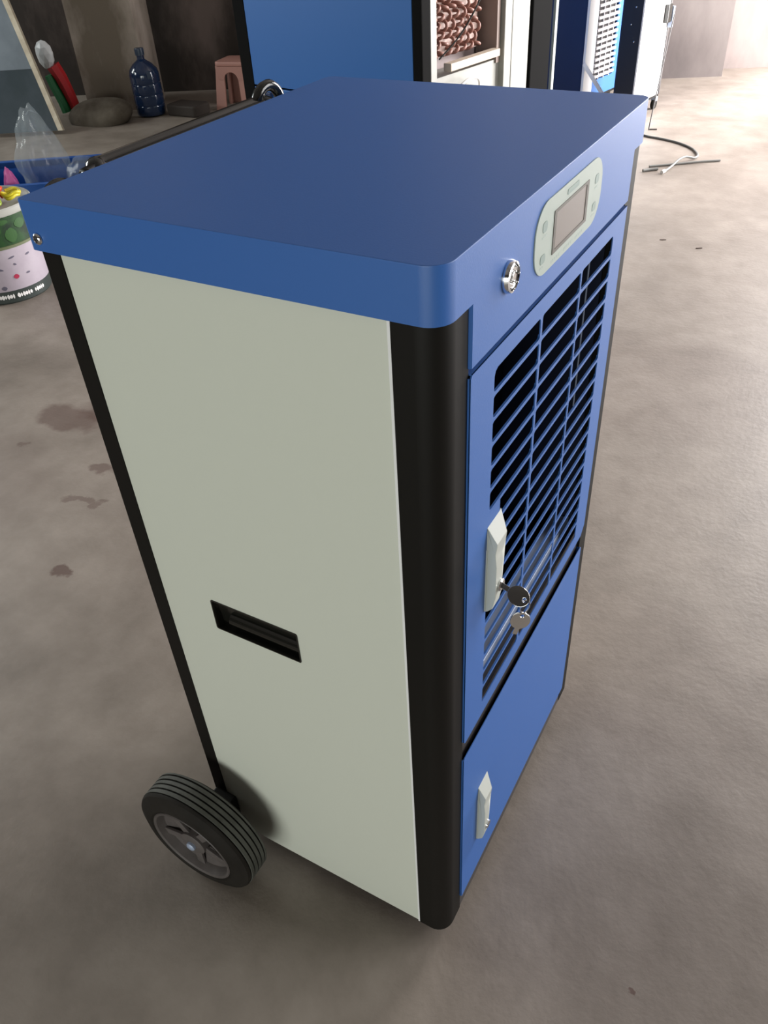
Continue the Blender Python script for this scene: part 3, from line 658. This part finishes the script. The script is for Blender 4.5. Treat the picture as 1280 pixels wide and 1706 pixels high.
# white, red and green bundle by the column
bn = empty('folded_bundle', (-5.12, 4.02, 0), 0, 'upright bundle, white at the top with red and green wrap, left of the concrete column', 'bundle')
bx = Vector((.70, .714, 0)); upv = Vector((-.03, -.03, 1))
def ribbon(p, ra, rb, m_, nm):
    pts = [upv * z + bx * c for z, c in p]; n_ = len(pts)
    b = MB(); b.tube(pts, [ra + (rb - ra) * i / (n_ - 1) for i in range(n_)], 7); b.build(nm, m_, bn)
ribbon([(.04, .09), (.14, .075), (.26, .05), (.34, .02)], .036, .050, REDM, 'red_wrap')
ribbon([(.03, .02), (.10, .01), (.20, -.015), (.28, -.03)], .038, .030, GREENM, 'green_wrap')
b = MB(); bmq = bmesh.new(); bmesh.ops.create_icosphere(bmq, subdivisions=2, radius=.1)
for v in bmq.verts: v.co = Vector((v.co.x * .85, v.co.y * .6, v.co.z * (1.0 if v.co.z > 0 else 1.25))); v.co += Vector((.0, 0, .0))
b.join(bmq, Matrix.Translation(upv * .42 + bx * -.01) @ Matrix.Scale(.85, 4)); b.build('white_top', WHITEP, bn)
o = None
def heap(seed, rx, ry, rz):
    rnd = random.Random(seed); bm_ = bmesh.new(); bmesh.ops.create_icosphere(bm_, subdivisions=4, radius=1)
    ds = [(Vector((rnd.gauss(0, 1), rnd.gauss(0, 1), rnd.gauss(0, 1))).normalized(), rnd.uniform(.3, 1), rnd.uniform(2, 5)) for _ in range(10)]
    for v in bm_.verts:
        d = v.co.normalized(); k_ = 1 + sum(.09 * a * math.sin(f * d.dot(q) + a * 9) for q, a, f in ds)
        v.co = Vector((d.x * rx * k_, d.y * ry * k_, max(0, d.z * rz * k_ + rz * .35)))
    return MB().join(bm_)
o = heap(4, .21, .16, .10).build('dirty_sack', mat('dusty_brown_sacking', (.06, .045, .03), .9, noise=(5, (.13, .11, .085), .4, .65)), smooth=60)
o.location = (-4.70, 3.98, 0); tag(o, 'low dusty brown sack slumped at the foot of the left column', 'sack')
# pail with printed wrap
pl = empty('paint_pail', (-2.86, 1.57, 0), 0, 'white printed pail with green top band at the left frame edge', 'pail')
MB().lathe([(0, .004), (.165, .0), (.170, .006), (.173, .055)], (0, 0, 0), 'z', 48).build('base_band', PAILD, pl, smooth=30)
MB().lathe([(.1725, .055), (.1725, .056), (.181, .225), (.180, .226)], (0, 0, 0), 'z', 48).build('white_wrap', PAILW, pl, smooth=30)
MB().lathe([(.180, .226), (.187, .355), (.185, .356)], (0, 0, 0), 'z', 48).build('leaf_print_band', PAILG, pl, smooth=30)
MB().lathe([(.179, .224), (.1835, .226), (.1835, .236), (.180, .238)], (0, 0, 0), 'z', 48).build('rib', mat('olive_rib', (.12, .14, .07), .5), pl, smooth=30)
MB().lathe([(.0, .352), (.180, .352), (.192, .350), (.195, .356), (.195, .374), (.190, .380), (.183, .378), (.180, .366), (0, .366)], (0, 0, 0), 'z', 48).build('lid', mat('off_white_lid', (.36, .36, .33), .4), pl, smooth=30)
def decal(parent, z, ang, w_, h_, m_, rad, nm='print_mark', tilt=0):
    b = bmesh.new(); n_ = 5; rows = []
    for i in range(n_ + 1):
        a = ang + (i / n_ - .5) * w_ / rad
        rows.append([b.verts.new(((rad + dr) * math.cos(a), (rad + dr) * math.sin(a), z + q * h_ / 2 * (math.sin(math.pi * (i + .5) / (n_ + 1))) + tilt * (i / n_ - .5))) for q, dr in ((-1, -.002), (-1, .0012), (1, .0012), (1, -.002))])
    for A, Bq in zip(rows, rows[1:]):
        for i in range(4): b.faces.new((A[i], A[(i + 1) % 4], Bq[(i + 1) % 4], Bq[i]))
    b.faces.new(rows[0]); b.faces.new(rows[-1]); bmesh.ops.recalc_face_normals(b, faces=b.faces)
    MB().join(b).build(nm, m_, parent)
ac = math.atan2(-.516 - 1.57, .255 + 2.86)
def rad_at(z): return .1725 + (.181 - .1725) * (z - .055) / .17 if z < .225 else .180 + .007 * (z - .226) / .13
for (da, z, w_, h_, m_, tl) in ((-.10, .185, .020, .016, PRINTD, .004), (.22, .190, .026, .007, PRINTD, .005), (-.12, .150, .030, .010, PRINTD, -.010), (.25, .160, .012, .008, PRINTD, -.004), (.20, .110, .022, .020, PRINTR, 0), (.50, .112, .018, .008, PRINTD, 0), (-.15, .070, .022, .018, PRINTD, 0), (-.42, .180, .02, .014, PRINTD, 0), (-.55, .12, .02, .012, PRINTD, 0), (.62, .185, .02, .008, PRINTD, .003)):
    decal(pl, z, ac + da, w_, h_, m_, rad_at(z), tilt=tl)
for i in range(26):
    if i % 7 == 6: continue
    decal(pl, .032, ac - .75 + i * .062, .007 + .003 * (i % 3), .020 - .004 * (i % 2), HOSEW, .1725, 'band_print')
LEAF = mat('bright_leaf_print', (.02, .08, .012), .5)
for (da, z, w_, h_) in ((.05, .30, .05, .04), (.38, .275, .05, .06), (-.3, .29, .06, .05), (.25, .33, .05, .02), (-.05, .25, .04, .025), (-.55, .26, .05, .04), (.65, .31, .05, .04)):
    decal(pl, z, ac + da, w_, h_, LEAF, rad_at(z), 'leaf_mark')
# coiled wires on the pail lid
def coil(name, label, m_, r0, z0, turns, ph, cx, cy, wob):
    pts = []
    for i in range(int(turns * 26) + 1):
        a = ph + 2 * math.pi * i / 26
        rr2 = r0 * (1 + .13 * math.sin(2.3 * a + ph) + .05 * math.sin(5 * a))
        pts.append((cx + rr2 * math.cos(a), cy + rr2 * .9 * math.sin(a), z0 + .010 * i / 26 + wob * (1 + math.sin(3 * a + ph))))
    o = MB().tube(pts, .0065, 6).build(name, m_, smooth=60); o.location = (-2.86, 1.57, .380)
    tag(o, label, 'wire'); return o
coil('wire_coil', 'red-orange wire coil heaped on the pail lid', ORANGE, .052, .007, 4.0, .3, .045, .015, .004)
coil('wire_coil', 'yellow wire strand lying beside the red coil on the pail', YELLOW, .034, .007, 2.2, 1.9, .125, .060, .004)
coil('wire_coil', 'olive green wire loop nearest the front rim of the pail lid', LIMEW, .036, .007, 2.0, 4.0, .125, -.045, .003)

# blue crate with a plastic bag in it
CR = Vector((-3.42, 2.28, 0)); cang = R(33)
cr_ = empty('plastic_crate', CR, cang, 'royal blue plastic crate behind the pail, holding a clear bag', 'crate')
cw, cdp, chh, tk = .62, .44, .24, .012
m = MB(); m.box(-cw / 2, cw / 2, -cdp / 2, cdp / 2, 0, .012)
m.build('floor_tray', CRATE, cr_)
def crate_wall(x0, x1, yv, axis):
    hs = []
    n_ = 7 if axis == 'y' else 5
    for i in range(n_):
        a0 = x0 + .03 + i * (x1 - x0 - .06) / n_ + .008; a1 = a0 + (x1 - x0 - .06) / n_ - .016
        for (q0, q1) in ((.03, .075),): hs.append([(a0, q0), (a1, q0), (a1, q1), (a0, q1)])
    return MB().prism([(x0, 0), (x1, 0), (x1, chh), (x0, chh)], yv, yv + tk, axis, holes=hs)
crate_wall(-cw / 2, cw / 2, -cdp / 2, 'y').build('wall_panel', CRATE, cr_)
crate_wall(-cw / 2, cw / 2, cdp / 2 - tk, 'y').build('wall_panel', CRATE, cr_)
crate_wall(-cdp / 2 + tk, cdp / 2 - tk, -cw / 2, 'x').build('wall_panel', CRATE, cr_)
crate_wall(-cdp / 2 + tk, cdp / 2 - tk, cw / 2 - tk, 'x').build('wall_panel', CRATE, cr_)
MB().prism(rrect(-cw / 2 - .018, cw / 2 + .018, -cdp / 2 - .018, cdp / 2 + .018, .03, 4), chh - .028, chh + .004, holes=[rrect(-cw / 2 + tk, cw / 2 - tk, -cdp / 2 + tk, cdp / 2 - tk, .015, 3)]).build('rim', CRATE, cr_)
def crumple(seed, rx, ry, rz, sub=4, amp=.20, top=.75):
    rnd = random.Random(seed); bm_ = bmesh.new(); bmesh.ops.create_icosphere(bm_, subdivisions=sub, radius=1)
    dirs = [(Vector((rnd.gauss(0, 1), rnd.gauss(0, 1), rnd.gauss(0, 1))).normalized(), rnd.uniform(.4, 1), rnd.uniform(2, 7)) for _ in range(16)]
    for v in bm_.verts:
        d = v.co.normalized(); k_ = 1
        for (q, a, f) in dirs: k_ += amp * a * .28 * (abs(math.sin(f * d.dot(q) + a * 5)) - .5)
        t = max(0, d.z); k2 = 1 - (1 - top) * t
        v.co = Vector((d.x * rx * k_ * k2, d.y * ry * k_ * k2, d.z * rz * k_))
    return MB().join(bm_)
o = crumple(3, .115, .10, .225, 4, .32, .62).build('plastic_bag', BAGM); o.location = (-3.47, 2.40, .262); tag(o, 'clear crumpled plastic bag standing up out of the blue crate', 'bag')
o = crumple(9, .085, .075, .075, 3, .3, .8).build('plastic_bag', BAGM); o.location = (-3.28, 2.49, .19); tag(o, 'second clear plastic bag lying low at the right end of the crate', 'bag')
o = crumple(5, .035, .03, .075, 3, .3, .6).build('plastic_wrapper', PINKM); o.location = (-3.40, 2.13, .22); tag(o, 'magenta plastic wrapper at the front rim inside the crate', 'wrapper')
o = crumple(6, .06, .05, .05, 2, .3, .6).build('cloth_scrap', mat('dark_teal_cloth', (.02, .09, .12), .8)); o.location = (-3.30, 2.20, .07); tag(o, 'dark teal scrap under the clear bag in the crate', 'cloth')
